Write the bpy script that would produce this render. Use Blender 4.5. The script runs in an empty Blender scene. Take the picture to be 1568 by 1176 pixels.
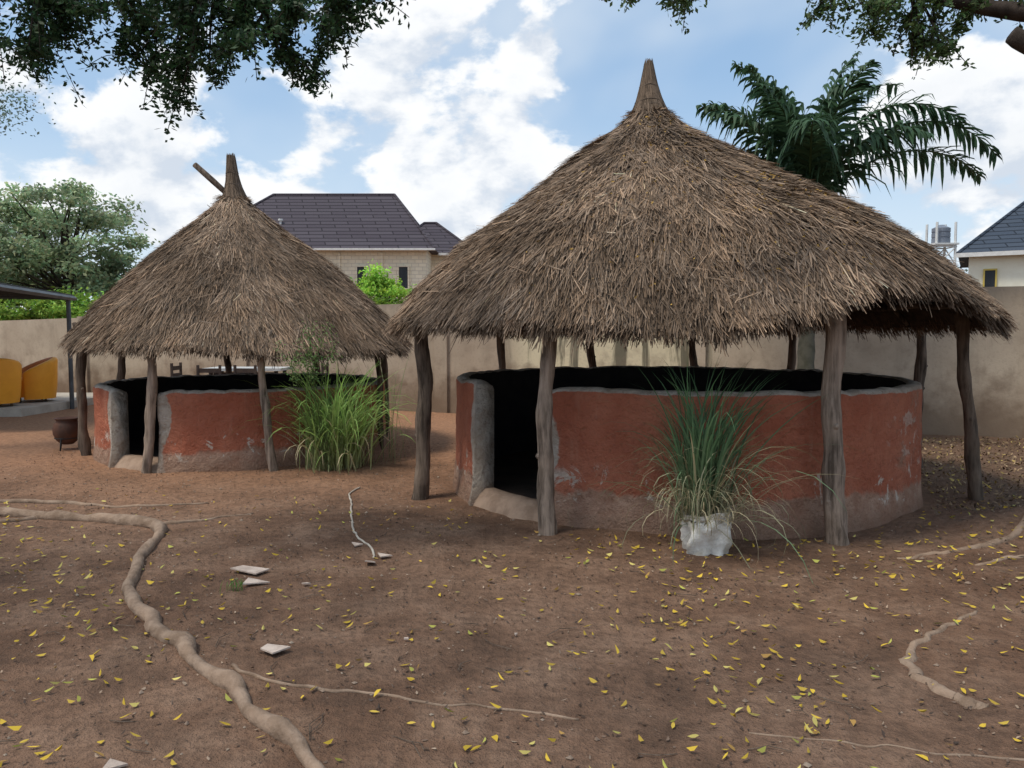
import bpy, math
import numpy as np
from mathutils import Vector
RS=np.random.RandomState(7)
scn=bpy.context.scene
scn.view_settings.view_transform='Standard'
scn.view_settings.look='None'
scn.view_settings.exposure=0
pi=math.pi

# ---------------------------------------------------------------- helpers
def vnoise(x,y,seed=0):
    x=np.asarray(x,float);y=np.asarray(y,float)
    xi=np.floor(x).astype(np.int64);yi=np.floor(y).astype(np.int64)
    xf=x-xi;yf=y-yi
    u=xf*xf*(3-2*xf);v=yf*yf*(3-2*yf)
    def h(a,b):
        n=(a*374761393+b*668265263+seed*974711)&0x7fffffff
        n=((n^(n>>13))*1274126177)&0x7fffffff
        n=n^(n>>16)
        return (n&0xffff)/65535.0
    return (h(xi,yi)*(1-u)+h(xi+1,yi)*u)*(1-v)+(h(xi,yi+1)*(1-u)+h(xi+1,yi+1)*u)*v
def fbm(x,y,seed=0,o=4):
    s=0;a=.5
    for i in range(o):
        s=s+a*vnoise(x*2**i,y*2**i,seed+i);a*=.5
    return s
def smooth(a,b,x):
    t=np.clip((x-a)/(b-a),0,1);return t*t*(3-2*t)

def gz(x,y):
    x=np.asarray(x,float);y=np.asarray(y,float)
    near=np.exp(-((x/14)**2+((y-6)/16)**2))
    z=(fbm(x*.55+30,y*.55+30,3,3)-.45)*.09+(fbm(x*2.7+10,y*2.7+9,5,4)-.45)*.045
    z=z*near
    z=z+.24*np.exp(-(((x-4.6)/1.0)**2+((y-6.0)/.5)**2))
    z=z+.05*np.exp(-((x-1.74)**2+(y-8.19)**2)/7.5)+.04*np.exp(-((x+3.66)**2+(y-10.6)**2)/5)
    return z

class MB:
    def __init__(s): s.v=[];s.f=[];s.m=[];s.c=[];s.n=0
    def add(s,v,f,m=0,col=(1,1,1)):
        v=np.asarray(v,float).reshape(-1,3)
        s.v.append(v)
        f=[tuple(int(i)+s.n for i in q) for q in f]
        s.f+=f
        if np.isscalar(m): s.m+=[m]*len(f)
        else: s.m+=list(m)
        c=np.asarray(col,float)
        if c.ndim==1: c=np.tile(c,(len(v),1))
        s.c.append(c); s.n+=len(v)
    def quads(s,v,m=0,col=(1,1,1)):   # v (N,4,3)
        v=np.asarray(v); N=len(v)
        idx=np.arange(N*4).reshape(N,4)+s.n
        s.v.append(v.reshape(-1,3)); s.f+=idx.tolist(); s.m+=[m]*N
        c=np.asarray(col,float)
        if c.ndim==1: c=np.tile(c,(N*4,1))
        elif len(c)==N: c=np.repeat(c,4,axis=0)
        s.c.append(c); s.n+=N*4
    def build(s,name,mats,parent=None,sm=False):
        me=bpy.data.meshes.new(name)
        V=np.concatenate(s.v); C=np.concatenate(s.c)
        me.from_pydata(V.tolist(),[],s.f)
        for m in mats: me.materials.append(m)
        me.polygons.foreach_set('material_index',np.array(s.m,dtype=np.int32))
        if sm: me.polygons.foreach_set('use_smooth',np.ones(len(s.f),dtype=bool))
        ca=me.color_attributes.new('Col','FLOAT_COLOR','POINT')
        C4=np.ones((len(V),4));C4[:,:3]=C
        ca.data.foreach_set('color',C4.ravel())
        me.update()
        o=bpy.data.objects.new(name,me)
        scn.collection.objects.link(o)
        if parent: o.parent=parent
        return o
def empty(name):
    o=bpy.data.objects.new(name,None);scn.collection.objects.link(o);return o

def tube(mb,pts,rad,sides=10,m=0,col=(1,1,1),rough=0,flat=1,cap=True,seed=0):
    P=np.asarray(pts,float);n=len(P)
    R=np.asarray(rad,float)*np.ones(n)
    T=np.gradient(P,axis=0);T/=np.linalg.norm(T,axis=1)[:,None]+1e-9
    up=np.array([0,0,1.]) if abs(T[0][2])<.8 else np.array([1.,0,0])
    V=[]
    rs=np.random.RandomState(seed+int(abs(P[0,0]*1000))%9999)
    A=np.arange(sides)*2*pi/sides
    ph=rs.rand()*9
    for i in range(n):
        a=np.cross(T[i],up);a/=np.linalg.norm(a)+1e-9
        b=np.cross(a,T[i])
        rr=R[i]*(1+rough*(vnoise(np.cos(A)*1.6+ph+3,np.sin(A)*1.6+i*.7+ph,seed)-.5)*2)
        V.append(P[i]+np.cos(A)[:,None]*a*rr[:,None]+np.sin(A)[:,None]*b*rr[:,None]*flat)
    V=np.concatenate(V)
    F=[]
    for i in range(n-1):
        for j in range(sides):
            k=(j+1)%sides
            F.append((i*sides+j,i*sides+k,(i+1)*sides+k,(i+1)*sides+j))
    if cap:
        F.append(tuple(range(sides))[::-1]);F.append(tuple((n-1)*sides+j for j in range(sides)))
    mb.add(V,F,m,col)
def spline(pts,n):
    P=np.asarray(pts,float)
    P=np.vstack([2*P[0]-P[1],P,2*P[-1]-P[-2]])
    k=len(P)-3;out=[]
    for u in np.linspace(0,k-1e-6,n):
        i=int(u);t=u-i;a,b,c,d=P[i:i+4]
        out.append(.5*((2*b)+(-a+c)*t+(2*a-5*b+4*c-d)*t*t+(-a+3*b-3*c+d)*t**3))
    return np.array(out)
def box(mb,x0,x1,y0,y1,z0,z1,m=0,col=(1,1,1),M=None):
    v=np.array([(x,y,z) for z in (z0,z1) for y in (y0,y1) for x in (x0,x1)],float)
    if M is not None: v=M(v)
    mb.add(v,[(0,2,3,1),(4,5,7,6),(0,1,5,4),(2,6,7,3),(0,4,6,2),(1,3,7,5)],m,col)
def leaves(mb,C,L,W,m=0,col=None,D=None,rs=RS):
    C=np.asarray(C);N=len(C)
    if D is None:
        D=rs.normal(size=(N,3));D[:,2]*=.7;D[:,2]-=.25
    D=D/np.linalg.norm(D,axis=1)[:,None]
    S=np.cross(D,rs.normal(size=(N,3)));S/=np.linalg.norm(S,axis=1)[:,None]
    L=np.asarray(L)*np.ones(N);W=np.asarray(W)*np.ones(N)
    L=L[:,None];W=W[:,None]
    q=np.stack([C,C+D*L*.5+S*W*.5,C+D*L,C+D*L*.5-S*W*.5],axis=1)
    mb.quads(q,m,col if col is not None else (1,1,1))

# ---------------------------------------------------------------- materials
class NT:
    def __init__(s,nt): s.nt=nt
    def n(s,t,**k):
        o=s.nt.nodes.new(t)
        for a,b in k.items():
            if a=='inp':
                for i,v in b.items():
                    if isinstance(v,bpy.types.NodeSocket): s.nt.links.new(v,o.inputs[i])
                    else: o.inputs[i].default_value=v
            else: setattr(o,a,b)
        return o
    def math(s,op,a,b=0.5,c=0.5,clamp=False):
        return s.n('ShaderNodeMath',operation=op,use_clamp=clamp,inp={0:a,1:b,2:c}).outputs[0]
    def noise(s,vec,scale,detail=4,rough=.55,dist=0):
        return s.n('ShaderNodeTexNoise',inp={'Vector':vec,'Scale':scale,'Detail':detail,'Roughness':rough,'Distortion':dist}).outputs['Fac']
    def mix(s,f,a,b,blend='MIX'):
        o=s.nt.nodes.new('ShaderNodeMix');o.data_type='RGBA';o.blend_type=blend
        for i,v in ((0,f),(6,a),(7,b)):
            if isinstance(v,bpy.types.NodeSocket): s.nt.links.new(v,o.inputs[i])
            elif i==0: o.inputs[0].default_value=v
            else: o.inputs[i].default_value=(*v[:3],1)
        return o.outputs[2]
    def mr(s,v,a,b,c=0,d=1,sm=True):
        return s.n('ShaderNodeMapRange',interpolation_type='SMOOTHSTEP' if sm else 'LINEAR',inp={0:v,1:a,2:b,3:c,4:d}).outputs[0]
def newmat(name,rough=.85,spec=.2):
    m=bpy.data.materials.new(name);m.use_nodes=True
    nt=m.node_tree;t=NT(nt)
    b=nt.nodes['Principled BSDF'];b.inputs['Roughness'].default_value=rough
    b.inputs['Specular IOR Level'].default_value=spec
    return m,t,b
def setb(t,b,col=None,bump=None,bs=.5,bd=.02,rough=None):
    if col is not None: t.nt.links.new(col,b.inputs['Base Color'])
    if rough is not None: t.nt.links.new(rough,b.inputs['Roughness'])
    if bump is not None:
        bp=t.n('ShaderNodeBump',inp={'Strength':bs,'Distance':bd,'Height':bump})
        t.nt.links.new(bp.outputs[0],b.inputs['Normal'])
def coord(t): return t.n('ShaderNodeTexCoord').outputs['Object']
def simple(name,c1,c2=None,scale=8,rough=.8,bd=.01,spec=.2,bs=.4,metal=0):
    m,t,b=newmat(name,rough,spec);co=coord(t)
    n=t.noise(co,scale,5,.6)
    c2=c2 or tuple(x*.75 for x in c1)
    col=t.mix(t.mr(n,.35,.65),c1,c2)
    b.inputs['Metallic'].default_value=metal
    setb(t,b,col,t.noise(co,scale*6,3),bs,bd);return m
def attrmat(name,rough=.85,transl=0,nscale=0,spec=.15):
    m,t,b=newmat(name,rough,spec)
    a=t.n('ShaderNodeVertexColor',layer_name='Col').outputs[0]
    col=a
    setb(t,b,col)
    if transl:
        tr=t.n('ShaderNodeBsdfTranslucent',inp={0:col})
        mx=t.n('ShaderNodeMixShader',inp={0:transl})
        t.nt.links.new(b.outputs[0],mx.inputs[1]);t.nt.links.new(tr.outputs[0],mx.inputs[2])
        t.nt.links.new(mx.outputs[0],t.nt.nodes['Material Output'].inputs[0])
    return m
M_leaf=attrmat('foliage',.6,.35,spec=.3)
M_straw=attrmat('thatch_straw',.9,.0)
M_litter=attrmat('litter',.7,.0)

def bark(name,c1,c2,zs=.25,scale=14):
    m,t,b=newmat(name,.9,.15);co=coord(t)
    mp=t.n('ShaderNodeMapping',inp={0:co,3:(1,1,zs)}).outputs[0]
    n=t.noise(mp,scale,6,.65);n2=t.noise(co,2.5,3)
    col=t.mix(t.mr(n,.35,.65),c1,c2)
    col=t.mix(t.mr(n2,.4,.75,0,.6),col,(c2[0]*1.5,c2[1]*1.45,c2[2]*1.4))
    setb(t,b,col,n,.9,.03);return m
M_post=bark('post_wood',(.10,.075,.057),(.36,.28,.22),.10,24)
M_postd=bark('post_wood_dark',(.042,.032,.025),(.17,.13,.10),.10,24)
M_bark=bark('bark',(.020,.016,.013),(.055,.043,.035),.4,9)
M_root=bark('root_bark',(.19,.13,.09),(.31,.225,.165),1,9)

def mk_ground():
    m,t,b=newmat('earth',.95,.1);co=coord(t)
    n1=t.noise(co,.35,3,.6);n2=t.noise(co,2.2,5,.62);n3=t.noise(co,18,5,.7);n4=t.noise(co,90,2,.7)
    c=t.mix(t.mr(n1,.38,.62),(.185,.105,.067),(.265,.160,.106))
    c=t.mix(t.mr(n2,.42,.70,0,.75),c,(.33,.212,.145))
    c=t.mix(t.mr(n2,.5,.28,0,.65),c,(.105,.066,.046))
    n5=t.noise(co,.9,4,.7,.6)
    c=t.mix(t.mr(n5,.53,.66,0,.5),c,(.115,.073,.052))
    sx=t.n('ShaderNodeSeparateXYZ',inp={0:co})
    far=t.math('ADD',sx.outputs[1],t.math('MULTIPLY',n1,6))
    c=t.mix(t.mr(far,9.0,13.5,0,.85),c,(.44,.235,.135))  # redder, lighter far soil: painted contrast between lit yard and tree-shaded foreground
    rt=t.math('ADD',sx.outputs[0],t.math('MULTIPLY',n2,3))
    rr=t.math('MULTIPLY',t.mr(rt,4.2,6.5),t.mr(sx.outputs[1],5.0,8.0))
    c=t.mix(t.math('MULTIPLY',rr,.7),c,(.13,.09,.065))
    c=t.mix(t.mr(n3,.35,.6,.45,0),c,(.088,.056,.040))
    c=t.mix(t.mr(n4,.6,.78,0,.35),c,(.40,.29,.21))
    c=t.mix(t.mr(sx.outputs[1],60,140),c,(.09,.13,.05))
    h=t.math('ADD',t.math('MULTIPLY',n2,1.2),t.math('ADD',t.math('MULTIPLY',n3,.7),t.math('MULTIPLY',n4,.25)))
    setb(t,b,c,h,1.0,.055);return m
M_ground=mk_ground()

def mk_hutwall():
    m,t,b=newmat('clay_plaster',.95,.1);co=coord(t)
    a=t.n('ShaderNodeVertexColor',layer_name='Col').outputs[0]
    s=t.n('ShaderNodeSeparateColor',inp={0:a})
    nb=t.noise(co,5,5,.65);nl=t.noise(co,1.3,5,.65);nf=t.noise(co,26,5,.7);nm=t.noise(co,9,5,.7,.3)
    red=t.mix(t.mr(nl,.35,.65),(.40,.128,.074),(.50,.190,.115))
    red=t.mix(t.mr(nm,.5,.72,0,.5),red,(.30,.11,.073))
    red=t.mix(t.mr(nf,.45,.75,0,.4),red,(.31,.125,.088))
    stv=t.n('ShaderNodeMapping',inp={0:co,3:(7,7,.9)}).outputs[0]
    red=t.mix(t.mr(t.noise(stv,1.0,5,.65,.4),.56,.72,0,.35),red,(.50,.30,.21))
    mud=t.mix(t.mr(nb,.35,.65),(.34,.195,.135),(.48,.32,.235))
    grey=t.mix(t.mr(nb,.35,.65),(.38,.31,.245),(.54,.48,.41))
    w=t.math('ADD',s.outputs[0],t.math('MULTIPLY',t.math('SUBTRACT',nb,.5),1.5))
    c=t.mix(t.mr(w,.34,.66),mud,red)
    chip=t.math('MULTIPLY',t.mr(t.noise(co,4.2,6,.72,.6),.555,.60),t.mr(s.outputs[2],.25,.8))
    c=t.mix(t.math('MULTIPLY',chip,.85),c,(.60,.53,.45))
    g=t.math('ADD',s.outputs[1],t.math('MULTIPLY',t.math('SUBTRACT',nm,.5),.75))
    c=t.mix(t.mr(g,.44,.60),c,grey)
    c=t.mix(t.mr(nf,.3,.5,.4,0),c,(.15,.08,.055))
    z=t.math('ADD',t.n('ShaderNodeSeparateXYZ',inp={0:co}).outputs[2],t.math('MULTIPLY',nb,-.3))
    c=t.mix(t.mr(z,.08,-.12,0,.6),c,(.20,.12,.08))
    h=t.math('ADD',t.math('MULTIPLY',nb,1.0),t.math('ADD',t.math('MULTIPLY',nm,1.0),t.math('MULTIPLY',nf,.5)))
    setb(t,b,c,h,1.0,.05);return m
M_hut=mk_hutwall()
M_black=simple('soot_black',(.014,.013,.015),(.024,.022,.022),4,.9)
M_floor=simple('hut_floor',(.08,.056,.042),(.045,.034,.027),3,.95)
M_sill=simple('sill_mud',(.36,.255,.185),(.25,.17,.12),5,.95,.03)
M_thbase=simple('thatch_base',(.07,.05,.036),(.03,.022,.017),12,1,.03)

def mk_fence():
    m,t,b=newmat('concrete_render',.9,.15);co=coord(t)
    mp=t.n('ShaderNodeMapping',inp={0:co,3:(2.2,2.2,.22)}).outputs[0]
    n1=t.noise(co,.5,4,.6);n2=t.noise(mp,1.3,5,.7,.3);n3=t.noise(co,22,4,.6);n5=t.noise(co,2.5,5,.6)
    a=t.n('ShaderNodeVertexColor',layer_name='Col').outputs[0]
    s=t.n('ShaderNodeSeparateColor',inp={0:a})
    c=t.mix(t.mr(n1,.35,.65),(.39,.31,.23),(.50,.41,.31))
    c=t.mix(s.outputs[0],c,(.66,.58,.40))
    st=t.math('MULTIPLY',t.mr(n2,.5,.62),t.math('ADD',t.math('MULTIPLY',s.outputs[0],.75),.10))
    c=t.mix(st,c,(.075,.07,.05))
    c=t.mix(t.mr(n5,.48,.72,0,.45),c,(.26,.205,.15))
    sz=t.n('ShaderNodeSeparateXYZ',inp={0:co}).outputs[2]
    low=t.math('ADD',sz,t.math('MULTIPLY',n5,-1.5))
    c=t.mix(t.mr(low,.35,-.6,0,.75),c,(.16,.105,.068))
    top=t.math('ADD',sz,t.math('MULTIPLY',n2,.5))
    c=t.mix(t.mr(top,2.2,2.55,0,.5),c,(.14,.12,.10))
    c=t.mix(t.mr(n3,.3,.5,.15,0),c,(.12,.1,.08))
    setb(t,b,c,n3,.4,.01);return m
M_fence=mk_fence()

# ---------------------------------------------------------------- world
w=bpy.data.worlds.new('World');scn.world=w;w.use_nodes=True
t=NT(w.node_tree);nt=w.node_tree
bg=nt.nodes['Background'];bg.inputs[1].default_value=.15
SUN_EL=math.radians(62);SUN_AZ=math.radians(-118)
sky=t.n('ShaderNodeTexSky',sky_type='NISHITA',sun_disc=False)
sky.sun_elevation=SUN_EL;sky.sun_rotation=SUN_AZ
sky.dust_density=1.2;sky.air_density=1.0;sky.ozone_density=1.5
g=t.n('ShaderNodeTexCoord').outputs['Generated']
mp=t.n('ShaderNodeMapping',inp={0:g,1:(1.37,.4,.12),3:(1,1,1.6)}).outputs[0]
mp2=t.n('ShaderNodeMapping',inp={0:g,1:(1.37,.4,.12+.055),3:(1,1,1.6)}).outputs[0]
def cloudn(v): return t.noise(v,4.9,8,.56,.12)
n1=cloudn(mp);n2=cloudn(mp2)
blobs=[((-.20,1,.36),.20,.12),((.02,1,.37),.15,.11),((-.54,1,.20),.20,.11),((-.25,1,.20),.12,.06),((-.09,1,.185),.17,.12),((.30,1,.30),.10,.08),((.65,1,.24),.18,.10),((-.62,1,.33),.08,.1),
       ((-.36,1,.29),.11,-.10),((.17,1,.30),.10,-.06)]
bias=None
for c,r,a in blobs:
    L=math.sqrt(sum(x*x for x in c));c=tuple(x/L for x in c)
    d=t.n('ShaderNodeVectorMath',operation='DISTANCE',inp={0:g,1:c}).outputs['Value']
    k=t.mr(d,r,0,0,a)
    bias=k if bias is None else t.math('ADD',bias,k)
sz=t.n('ShaderNodeSeparateXYZ',inp={0:g}).outputs[2]
hz=t.mr(sz,.26,0,0,.04)
dens=t.math('ADD',t.math('ADD',n1,bias),hz)
mask=t.mr(dens,.530,.595)
thin=t.mr(t.noise(mp,1.7,4,.6,.3),.38,.66,0,.6)
lit=t.mr(t.math('SUBTRACT',n1,n2),-.09,.05)
core=t.mr(dens,.60,.78)
cc=t.mix(lit,(4.5,4.95,5.6),(6.9,6.95,7.0))
cc=t.mix(t.math('MULTIPLY',core,.30),cc,(4.6,4.95,5.4))
base=t.mix(.6,sky.outputs[0],(2.4,3.9,5.8))
haze=t.mr(sz,.36,0,0,.8)
base=t.mix(haze,base,(5.2,6.0,6.6))
base=t.mix(thin,base,(5.2,5.7,6.2))
skyc=t.mix(t.math('MULTIPLY',mask,.94),base,cc)
nt.links.new(skyc,bg.inputs[0])

sl=bpy.data.lights.new('sun','SUN');sl.energy=2.8;sl.angle=math.radians(14);sl.color=(1,.93,.81)
so=bpy.data.objects.new('sun',sl);scn.collection.objects.link(so)
sd=Vector((math.sin(SUN_AZ)*math.cos(SUN_EL),math.cos(SUN_AZ)*math.cos(SUN_EL),math.sin(SUN_EL)))
so.rotation_euler=sd.to_track_quat('Z','Y').to_euler()

cam=bpy.data.cameras.new('camera');co_=bpy.data.objects.new('camera',cam);scn.collection.objects.link(co_)
co_.location=(0,0,1.6);co_.rotation_euler=(math.radians(90-3.79),0,0)
cam.sensor_width=36;cam.lens=27.05;cam.clip_end=2000;cam.clip_start=.05
scn.camera=co_

# ---------------------------------------------------------------- ground
def axis(a,b,st,far):
    mid=np.arange(a,b+1e-6,st)
    k=[];s=st;x=b
    while x<far: s*=1.35;x+=s;k.append(x)
    k2=[];s=st;x=a
    while x>-far: s*=1.35;x-=s;k2.append(x)
    return np.array(k2[::-1]+list(mid)+k)
gx=axis(-8,8,.05,600);gy=axis(.8,13,.05,900)
X,Y=np.meshgrid(gx,gy);Z=gz(X,Y)
nx,ny=len(gx),len(gy)
V=np.stack([X.ravel(),Y.ravel(),Z.ravel()],1)
i=np.arange(nx*ny).reshape(ny,nx)
F=np.stack([i[:-1,:-1].ravel(),i[:-1,1:].ravel(),i[1:,1:].ravel(),i[1:,:-1].ravel()],1)
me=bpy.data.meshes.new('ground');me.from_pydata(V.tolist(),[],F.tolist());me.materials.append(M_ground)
me.polygons.foreach_set('use_smooth',np.ones(len(F),dtype=bool))
o=bpy.data.objects.new('ground',me);scn.collection.objects.link(o)

# ---------------------------------------------------------------- hut
def hut(name,C,r,h,a0,a1,prof,apex,eave,fin,posts,ntuft,seed,wornang,CR=None):
    rs=np.random.RandomState(seed)
    root=empty(name)
    C=np.array(C,float)
    A=np.radians(np.arange(a1,a0+360+.1,1.0));A=np.linspace(A[0],A[-1],len(A))
    zo=np.linspace(-.08,h-.05,20)
    zi=np.linspace(h-.05,-.08,6)
    th=.15
    sec=[(.05*math.exp(-max(z,0)/.13),z,0) for z in zo]+[(-.015,h-.015,0),(-.05,h,0),(-.10,h,0),(-.135,h-.015,1)]+[(-th,z,1) for z in zi]
    ns=len(sec);V=[];Cc=[]
    arc=np.minimum(A-A[0],A[-1]-A)*r
    for ai,a in enumerate(A):
        e=math.exp(-(arc[ai]/.08)**2)
        for (dr,z,inn) in sec:
            hh=(vnoise(a*6,0,seed)-.5)*.022+(vnoise(a*22,0,seed+3)-.5)*.018-.03*e
            zz=z+hh*smooth(.4*h,h,z)
            n=(fbm(a*r*2.0,z*2.0,seed,3)-.45)*.040+(vnoise(a*r*9,z*9,seed+8)-.5)*.016
            rr=r+dr+(n if not inn else n*.3)+(.03*e if not inn else -.02*e)
            V.append((C[0]+rr*math.cos(a),C[1]+rr*math.sin(a),zz))
            zb=h*(.15+.20*float(fbm(a*r*1.2,1.3,seed+20,3)))
            red=float(smooth(zb-.10,zb+.12,z))
            rim=float(smooth(h-.05,h-.02,z))
            jam=float(smooth(.17,.06,arc[ai]+.05*math.sin(z*7)))*.75
            d=abs((math.degrees(a)-wornang+180)%360-180)
            worn=float(smooth(30,6,d))*.5*float(smooth(.2,.6,z))
            chip=float(smooth(zb+.32,zb+.08,z)*smooth(zb-.16,zb,z))
            chip=max(chip,worn*1.1)
            Cc.append((red-worn*.6,max(rim,jam,worn*.8),chip))
    V=np.array(V);Cc=np.array(Cc)
    F=[];mi=[]
    for k in range(len(A)-1):
        for j in range(ns-1):
            q=(k*ns+j,(k+1)*ns+j,(k+1)*ns+j+1,k*ns+j+1)
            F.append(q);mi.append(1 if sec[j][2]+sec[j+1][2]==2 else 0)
    for k,fl in ((0,0),(len(A)-1,1)):
        cap=[k*ns+j for j in range(ns)]
        F.append(tuple(cap if fl==0 else cap[::-1]));mi.append(0)
    mb=MB();mb.add(V,F,0,Cc);mb.m=mi
    mb.build('clay_wall',[M_hut,M_black],root,True)
    mb=MB();n=64
    aa=np.arange(n)*2*pi/n
    vv=[(C[0]+(r-.12)*math.cos(x),C[1]+(r-.12)*math.sin(x),.10) for x in aa];mb.add(vv,[tuple(range(n))],0)
    mb.build('floor',[M_floor],root)
    mb=MB()
    ga=np.radians(np.linspace(a0-1,a1+1,16));V=[]
    pr=[(-.26,.05),(-.22,.12),(-.16,.15),(-.08,.145),(-.01,.11),(.05,.03),(.10,-.06)]
    for x in ga:
        for dr,z in pr:
            k=(vnoise(x*20,dr*9,seed)-.5)*.05
            V.append((C[0]+(r+dr+k)*math.cos(x),C[1]+(r+dr+k)*math.sin(x),z+k*.5))
    F=[(i*7+j,(i+1)*7+j,(i+1)*7+j+1,i*7+j+1) for i in range(15) for j in range(6)]
    mb.add(V,F);mb.build('door_sill',[M_sill],root,True)
    # roof
    C=np.array(CR if CR is not None else C,float)
    pr_=np.array([p[0] for p in prof]);pz=np.array([p[1] for p in prof]);R=pr_[-1]
    ap=np.array(apex)-C
    def surf(rr,th,off=0.):
        rr=np.asarray(rr,float);th=np.asarray(th,float)
        z=np.interp(rr,pr_,pz)
        f=np.clip((R-rr)/(R-pr_[0]),0,1)
        u=rr/R
        z=z+eave(th)*smooth(.35,1.0,u)
        z=z+(fbm(np.cos(th)*2.2+7+rr*.8,np.sin(th)*2.2+7,seed+5,3)-.45)*.15*smooth(0,.3,u)
        rad=rr*(1+(fbm(np.cos(th)*3+7,np.sin(th)*3+7,seed+9,3)-.45)*.07*u)
        return np.stack([C[0]+ap[0]*f+rad*np.cos(th),C[1]+ap[1]*f+rad*np.sin(th),z+off],-1)
    mb=MB();nr,na=22,96
    rr=np.linspace(pr_[0]*.5,R-.03,nr);th_=np.arange(na)*2*pi/na
    RR,TT=np.meshgrid(rr,th_,indexing='ij')
    top=surf(RR,TT,-.015).reshape(-1,3);bot=surf(RR*.985,TT,-.12).reshape(-1,3)
    F=[]
    for a in range(nr-1):
        for b in range(na):
            c=(b+1)%na
            F.append((a*na+b,a*na+c,(a+1)*na+c,(a+1)*na+b))
            F.append((nr*na+a*na+b,nr*na+(a+1)*na+b,nr*na+(a+1)*na+c,nr*na+a*na+c))
    for b in range(na):
        c=(b+1)%na;F.append(((nr-1)*na+b,(nr-1)*na+c,nr*na+(nr-1)*na+c,nr*na+(nr-1)*na+b))
    mb.add(np.vstack([top,bot]),F);mb.build('thatch_underlayer',[M_thbase],root,True)
    mb=MB();K=30
    tr=np.sqrt(rs.rand(ntuft))*(R-.02)
    tr=np.where(rs.rand(ntuft)<.06,R-.02-rs.rand(ntuft)*.25,tr)
    tt=rs.rand(ntuft)*2*pi
    patch=fbm(np.cos(tt)*tr*1.3+20,np.sin(tt)*tr*1.3+20,seed+31,4)
    fine=vnoise(np.cos(tt)*tr*6+20,np.sin(tt)*tr*6+20,seed+37)
    val=.18+1.15*patch+.42*fine+rs.normal(0,.13,ntuft)
    hue=rs.rand(ntuft)
    tilt=rs.normal(0,.14,ntuft);lift=rs.rand(ntuft)**2*.045
    tl=.18+rs.rand(ntuft)*.2
    r0=np.repeat(tr,K)+rs.normal(0,.045,ntuft*K);th0=np.repeat(tt,K)+rs.normal(0,.045,ntuft*K)/np.maximum(np.repeat(tr,K),.25)
    r0=np.clip(r0,pr_[0]*.7,R)
    N=len(r0)
    ti=np.repeat(tilt,K)+rs.normal(0,.19,N)
    stray=rs.rand(N)<.035
    ti=np.where(stray,rs.normal(0,.8,N),ti)
    L=np.repeat(tl,K)*(.5+.7*rs.rand(N))*np.clip(.35+r0,.35,1)
    L=np.minimum(L,(R-r0)*1.2+.04+.12*rs.rand(N)*np.repeat(.5+rs.rand(ntuft),K))
    lf=np.repeat(lift,K)*np.clip(r0*1.5,.2,1)
    p0=surf(r0,th0);eps=.05
    p1=surf(np.minimum(r0+eps,R),th0)
    pm=surf(np.maximum(r0-eps,0.01),th0)
    down=p1-pm;down/=np.linalg.norm(down,axis=1)[:,None]+1e-9
    tang=np.stack([-np.sin(th0),np.cos(th0),0*th0],-1)
    nor=np.cross(tang,down);nor*=np.sign(nor[:,2:3]+1e-9);nor/=np.linalg.norm(nor,axis=1)[:,None]+1e-9
    d=down*np.cos(ti)[:,None]+tang*np.sin(ti)[:,None]
    over=smooth(R-.2,R,r0)
    d[:,2]-=over*.45*rs.rand(N);d/=np.linalg.norm(d,axis=1)[:,None]
    wd=(.0022+.0045*rs.rand(N)**1.5)
    s=np.cross(d,nor);s+=nor*rs.normal(0,.5,N)[:,None];s/=np.linalg.norm(s,axis=1)[:,None]
    b0=p0+nor*(.0+rs.rand(N)*.03)[:,None]
    tip=b0+d*L[:,None]+nor*(lf+rs.normal(0,.012,N)+np.where(stray,.02,0))[:,None]
    q=np.stack([b0-s*wd[:,None],b0+s*wd[:,None],tip+s*wd[:,None]*.5,tip-s*wd[:,None]*.5],1)
    v=np.repeat(val,K)*(.4+1.05*rs.rand(N))
    v*=np.where(rs.rand(N)<.06,1.6,1)
    hh=np.repeat(hue,K)[:,None]*.6+rs.rand(N,1)*.4
    ca=np.array([.285,.187,.118]);cb=np.array([.245,.19,.145])
    col=(ca*(1-hh)+cb*hh)*v[:,None]
    col=np.clip(col,.015,.6)
    mb.quads(q,0,col)
    N=ntuft*6;th0=rs.rand(N)*2*pi
    r0=R-rs.rand(N)*.16
    p0=surf(r0,th0,-.01-.10*rs.rand(N)) 
    rad=np.stack([np.cos(th0),np.sin(th0),0*th0],-1);tang=np.stack([-np.sin(th0),np.cos(th0),0*th0],-1)
    d=rad*(.45+.25*rs.rand(N))[:,None]+tang*rs.normal(0,.25,N)[:,None]
    d[:,2]-=.75+.3*rs.rand(N);d/=np.linalg.norm(d,axis=1)[:,None]
    L=.03+.15*rs.rand(N)*vnoise(th0*18,0,seed+2)**1.3 + (rs.rand(N)<.025)*.10
    wd=.003+.004*rs.rand(N);s=tang+rad*rs.normal(0,.4,N)[:,None]
    s/=np.linalg.norm(s,axis=1)[:,None]
    tip=p0+d*L[:,None]
    q=np.stack([p0-s*wd[:,None],p0+s*wd[:,None],tip+s*wd[:,None]*.5,tip-s*wd[:,None]*.5],1)
    v=(.25+.8*rs.rand(N))
    mb.quads(q,0,np.array([.23,.16,.11])*v[:,None])
    # finial
    fp=spline([(ap_[0],ap_[1],ap_[2]) for ap_ in [f[0] for f in fin]],14)
    fr=np.interp(np.linspace(0,1,14),np.linspace(0,1,len(fin)),[f[1] for f in fin])
    tube(mb,fp,fr,16,0,(.12,.09,.072),.12,seed=seed)
    N=4200;u=rs.rand(N)**.9*1.0;a=rs.rand(N)*2*pi
    idx=u*13
    P=np.stack([np.interp(idx,range(14),fp[:,k]) for k in range(3)],1)
    rr=np.interp(idx,range(14),fr)
    P=P+np.stack([np.cos(a)*rr,np.sin(a)*rr,0*a],1)*1.02
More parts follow.
